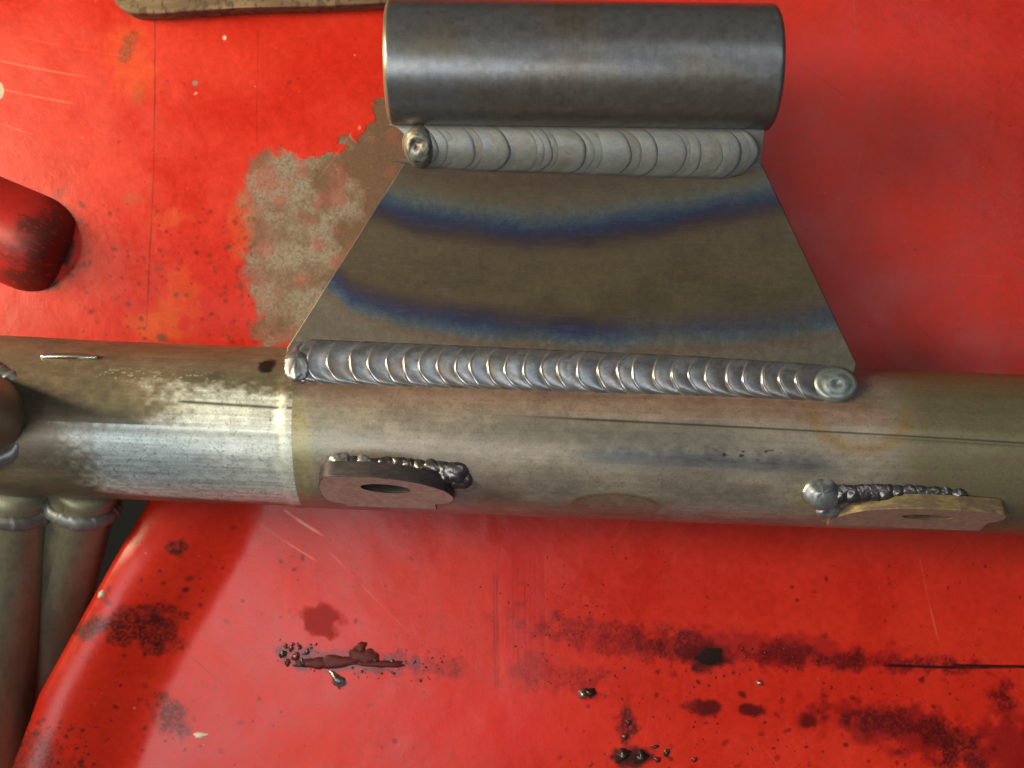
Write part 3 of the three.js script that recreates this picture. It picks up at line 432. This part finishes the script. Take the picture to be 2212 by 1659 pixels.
// ------------------------------------------------------------------ rusty flat bar at the back
{
  const t = tex(1024, 256, (u, v) => { const n = fbm(u * 10, v * 16, 4), f = fbm(u * 90, v * 20, 3); let c = mixc([104, 84, 62], [134, 112, 84], smooth(0.3, 0.7, n)); c = mixc(c, [70, 50, 38], 0.6 * smooth(0.5, 0.7, f)); return c; });
  const H0 = SHEET + 6, top = H0 + 46, P = (x, y) => { const p = at(x, y, top); return new THREE.Vector2(p.x, -p.z); };
  const sh = new THREE.Shape(); const q = [[238, -30], [252, 2], [268, 16], [290, 24], [340, 25], [520, 17], [700, 9], [900, -2], [900, -160], [238, -160]].map(a => P(...a)); sh.moveTo(q[9].x, q[9].y); sh.lineTo(q[0].x, q[0].y); sh.splineThru(q.slice(1, 5)); for (const k of [5, 6, 7, 8]) sh.lineTo(q[k].x, q[k].y);
  const g = new THREE.ExtrudeGeometry(sh, { depth: 36, bevelEnabled: true, bevelThickness: 5, bevelSize: 5, bevelSegments: 3, curveSegments: 8 }); g.rotateX(-PI / 2); g.translate(0, H0 + 5, 0);
  const uv = g.attributes.uv, p = g.attributes.position; for (let i = 0; i < p.count; i++) uv.setXY(i, p.getX(i) / 900 + 1, (p.getZ(i) + p.getY(i)) / 300);
  t.wrapS = t.wrapT = THREE.RepeatWrapping;
  tag(mesh('rusty_flat_bar', g, stdm({ map: t, roughness: 0.75, metalness: 0.2, bumpMap: grainR(3, 3), bumpScale: 0.00005 }), null, at(520, -60, H0)), 'brown rusty flat bar with a rounded corner behind the bush tube', 'bar');
}

// ------------------------------------------------------------------ oil, grease and chips on the sheet
const onSheet = (px, py) => { const p = at(px, py, SHEET); p.y = SHEET + sheetH(px, py); return p; };
{
  const oil = stdm({ color: new THREE.Color(0.09, 0.008, 0.006), roughness: 0.2 }), black = stdm({ color: new THREE.Color(0.018, 0.012, 0.012), roughness: 0.22 }), chipM = weldSteel([[150, 146, 142], [190, 186, 184]], 0.25, 0.9), pale = stdm({ color: new THREE.Color(0.62, 0.58, 0.44), roughness: 0.7 });
  const put = (name, px, py, geo, mat, rot, label, cat, group) => { const p = onSheet(px, py); geo.rotateY(rot); const m = mesh(name, geo.translate(p.x, p.y, p.z), mat, null, p); return tag(m, label, cat, group); };
  // dark oil smear: three lobes run together
  { const p = onSheet(770, 1430), lob = [[-100, 2, 40, 15, 0], [-40, -2, 60, 14, 1], [18, -14, 34, 22, 2], [62, 4, 50, 10, 3], [10, -34, 16, 14, 4]].map(([x, z, rx, rz, s]) => dome(rx, rz, 2.6 + s * 0.2, 500 + s, 0.3, 40, 6, 3).translate(p.x + x, p.y, p.z + z)); tag(mesh('oil_smear', mergeGeometries(lob), new THREE.MeshPhysicalMaterial({ color: new THREE.Color(0.085, 0.008, 0.006), roughness: 0.38, specularIntensity: 0.4 }), null, p), 'glossy dark red smear of oil beside a bright metal chip', 'oil'); }
  put('metal_chip', 730, 1468, dome(15, 24, 12, 511, 0.5, 14, 4), chipM, 0.3, 'bright ragged metal chip at the edge of the dark oil smear', 'chip');
  put('metal_chip', 1258, 1498, dome(14, 12, 14, 512, 0.3, 14, 5), chipM, 0.2, 'shiny grey metal pellet touching a black grease pellet', 'chip');
  put('grease_pellet', 1274, 1495, dome(13, 15, 13, 513, 0.3, 16, 5), black, 0.8, 'black glossy grease pellet touching a shiny metal pellet', 'grease');
  put('metal_chip', 1640, 1474, dome(8, 8, 9, 514, 0.3, 12, 4), chipM, 0.8, 'tiny bright metal bead just below the black grease band', 'chip');
  put('grit_grain', 247, 1270, dome(9, 10, 9, 515, 0.3, 12, 4), pale, 0, 'pale rounded grain on the raised lip of the sheet', 'grain');
  put('paint_flake', 434, 1587, dome(18, 7, 5, 516, 0.4, 14, 4), pale, 0.2, 'long pale flake lying in the hollow inside the lip', 'flake');
  put('grease_dab', 1532, 1418, dome(38, 19, 3.5, 517, 0.26, 48, 6), new THREE.MeshPhysicalMaterial({ color: new THREE.Color(0.024, 0.011, 0.009), roughness: 0.6, specularIntensity: 0.4, bumpMap: grainR(1, 1), bumpScale: 0.0004 }), 0.1, 'large black dab of grease at the start of the dark band', 'grease');
  put('grease_lump', 1345, 1630, dome(20, 14, 14, 518, 0.4, 20, 5), black, 0.4, 'lumpy black glossy grease crumb, broader of a touching pair', 'grease');
  put('grease_lump', 1384, 1634, dome(15, 17, 13, 519, 0.5, 20, 5), black, 1.2, 'black glossy grease crumb, narrower of a touching pair', 'grease');
  const R = rng(31), spots = [[612, 1412, 10], [630, 1400, 9], [648, 1396, 8], [622, 1430, 9], [640, 1418, 11], [655, 1432, 12], [618, 1395, 6], [664, 1408, 7], [812, 1425, 9], [848, 1428, 8], [1350, 1590, 9], [1358, 1560, 7], [1440, 1625, 9], [1500, 1640, 8], [1416, 1612, 8], [1420, 1640, 9]];
  spots.forEach(([x, y, r], k) => { const [l, gr] = k < 8 ? ['round oil drop in the cluster at the blunt end of the oil smear', 'oil drops clustered at the end of the smear'] : k < 10 ? ['round oil drop on the thin tail of the dark oil smear', 'oil drops on the tail of the smear'] : ['round oil drop near the touching pair of black grease crumbs', 'oil drops around the grease crumbs']; put('oil_drop', x, y, dome(r, r * (0.7 + 0.5 * R()), r * 0.38, 600 + x, 0.32, 16, 5), R() < 0.5 ? oil : black, R() * 3, l, 'oil drop', gr); });
  // the fine spatter nobody could count
  const im = new THREE.InstancedMesh(dome(1, 1, 0.4, 700, 0.15, 10, 3).scale(S, S, S), oil, 420), M = new THREE.Matrix4(), Q = new THREE.Quaternion(); let k = 0;
  const scatter = (n, x0, x1, y0, y1, r0, r1) => { while (n-- > 0) { const p = onSheet(lerp(x0, x1, R()), lerp(y0, y1, R())), r = lerp(r0, r1, R() ** 2); M.compose(V(p.x * S, (p.y - SHEET) * S, p.z * S), Q.setFromAxisAngle(V(0, 1, 0), R() * 6), V(r, r, r * (0.7 + 0.6 * R()))); im.setMatrixAt(k++, M); } };
  scatter(30, 600, 690, 1380, 1450, 2, 5); scatter(50, 1170, 1320, 1260, 1480, 1.5, 4); scatter(60, 1320, 1760, 1360, 1460, 1.5, 4.5); scatter(80, 1330, 2200, 1460, 1680, 1.5, 4.5); scatter(50, 760, 960, 1400, 1470, 2, 5); scatter(50, 1000, 1500, 1180, 1400, 1.5, 3.5);
  im.count = k; im.name = 'oil_spatter'; im.castShadow = im.receiveShadow = true; scene.add(im); tag(im, 'fine spatter of dark oil specks over the red sheet', 'oil', null, 'stuff');
}
scene.traverse(o => { if (o.isMesh) o.castShadow = o.receiveShadow = true; });
renderer.render(scene, camera);
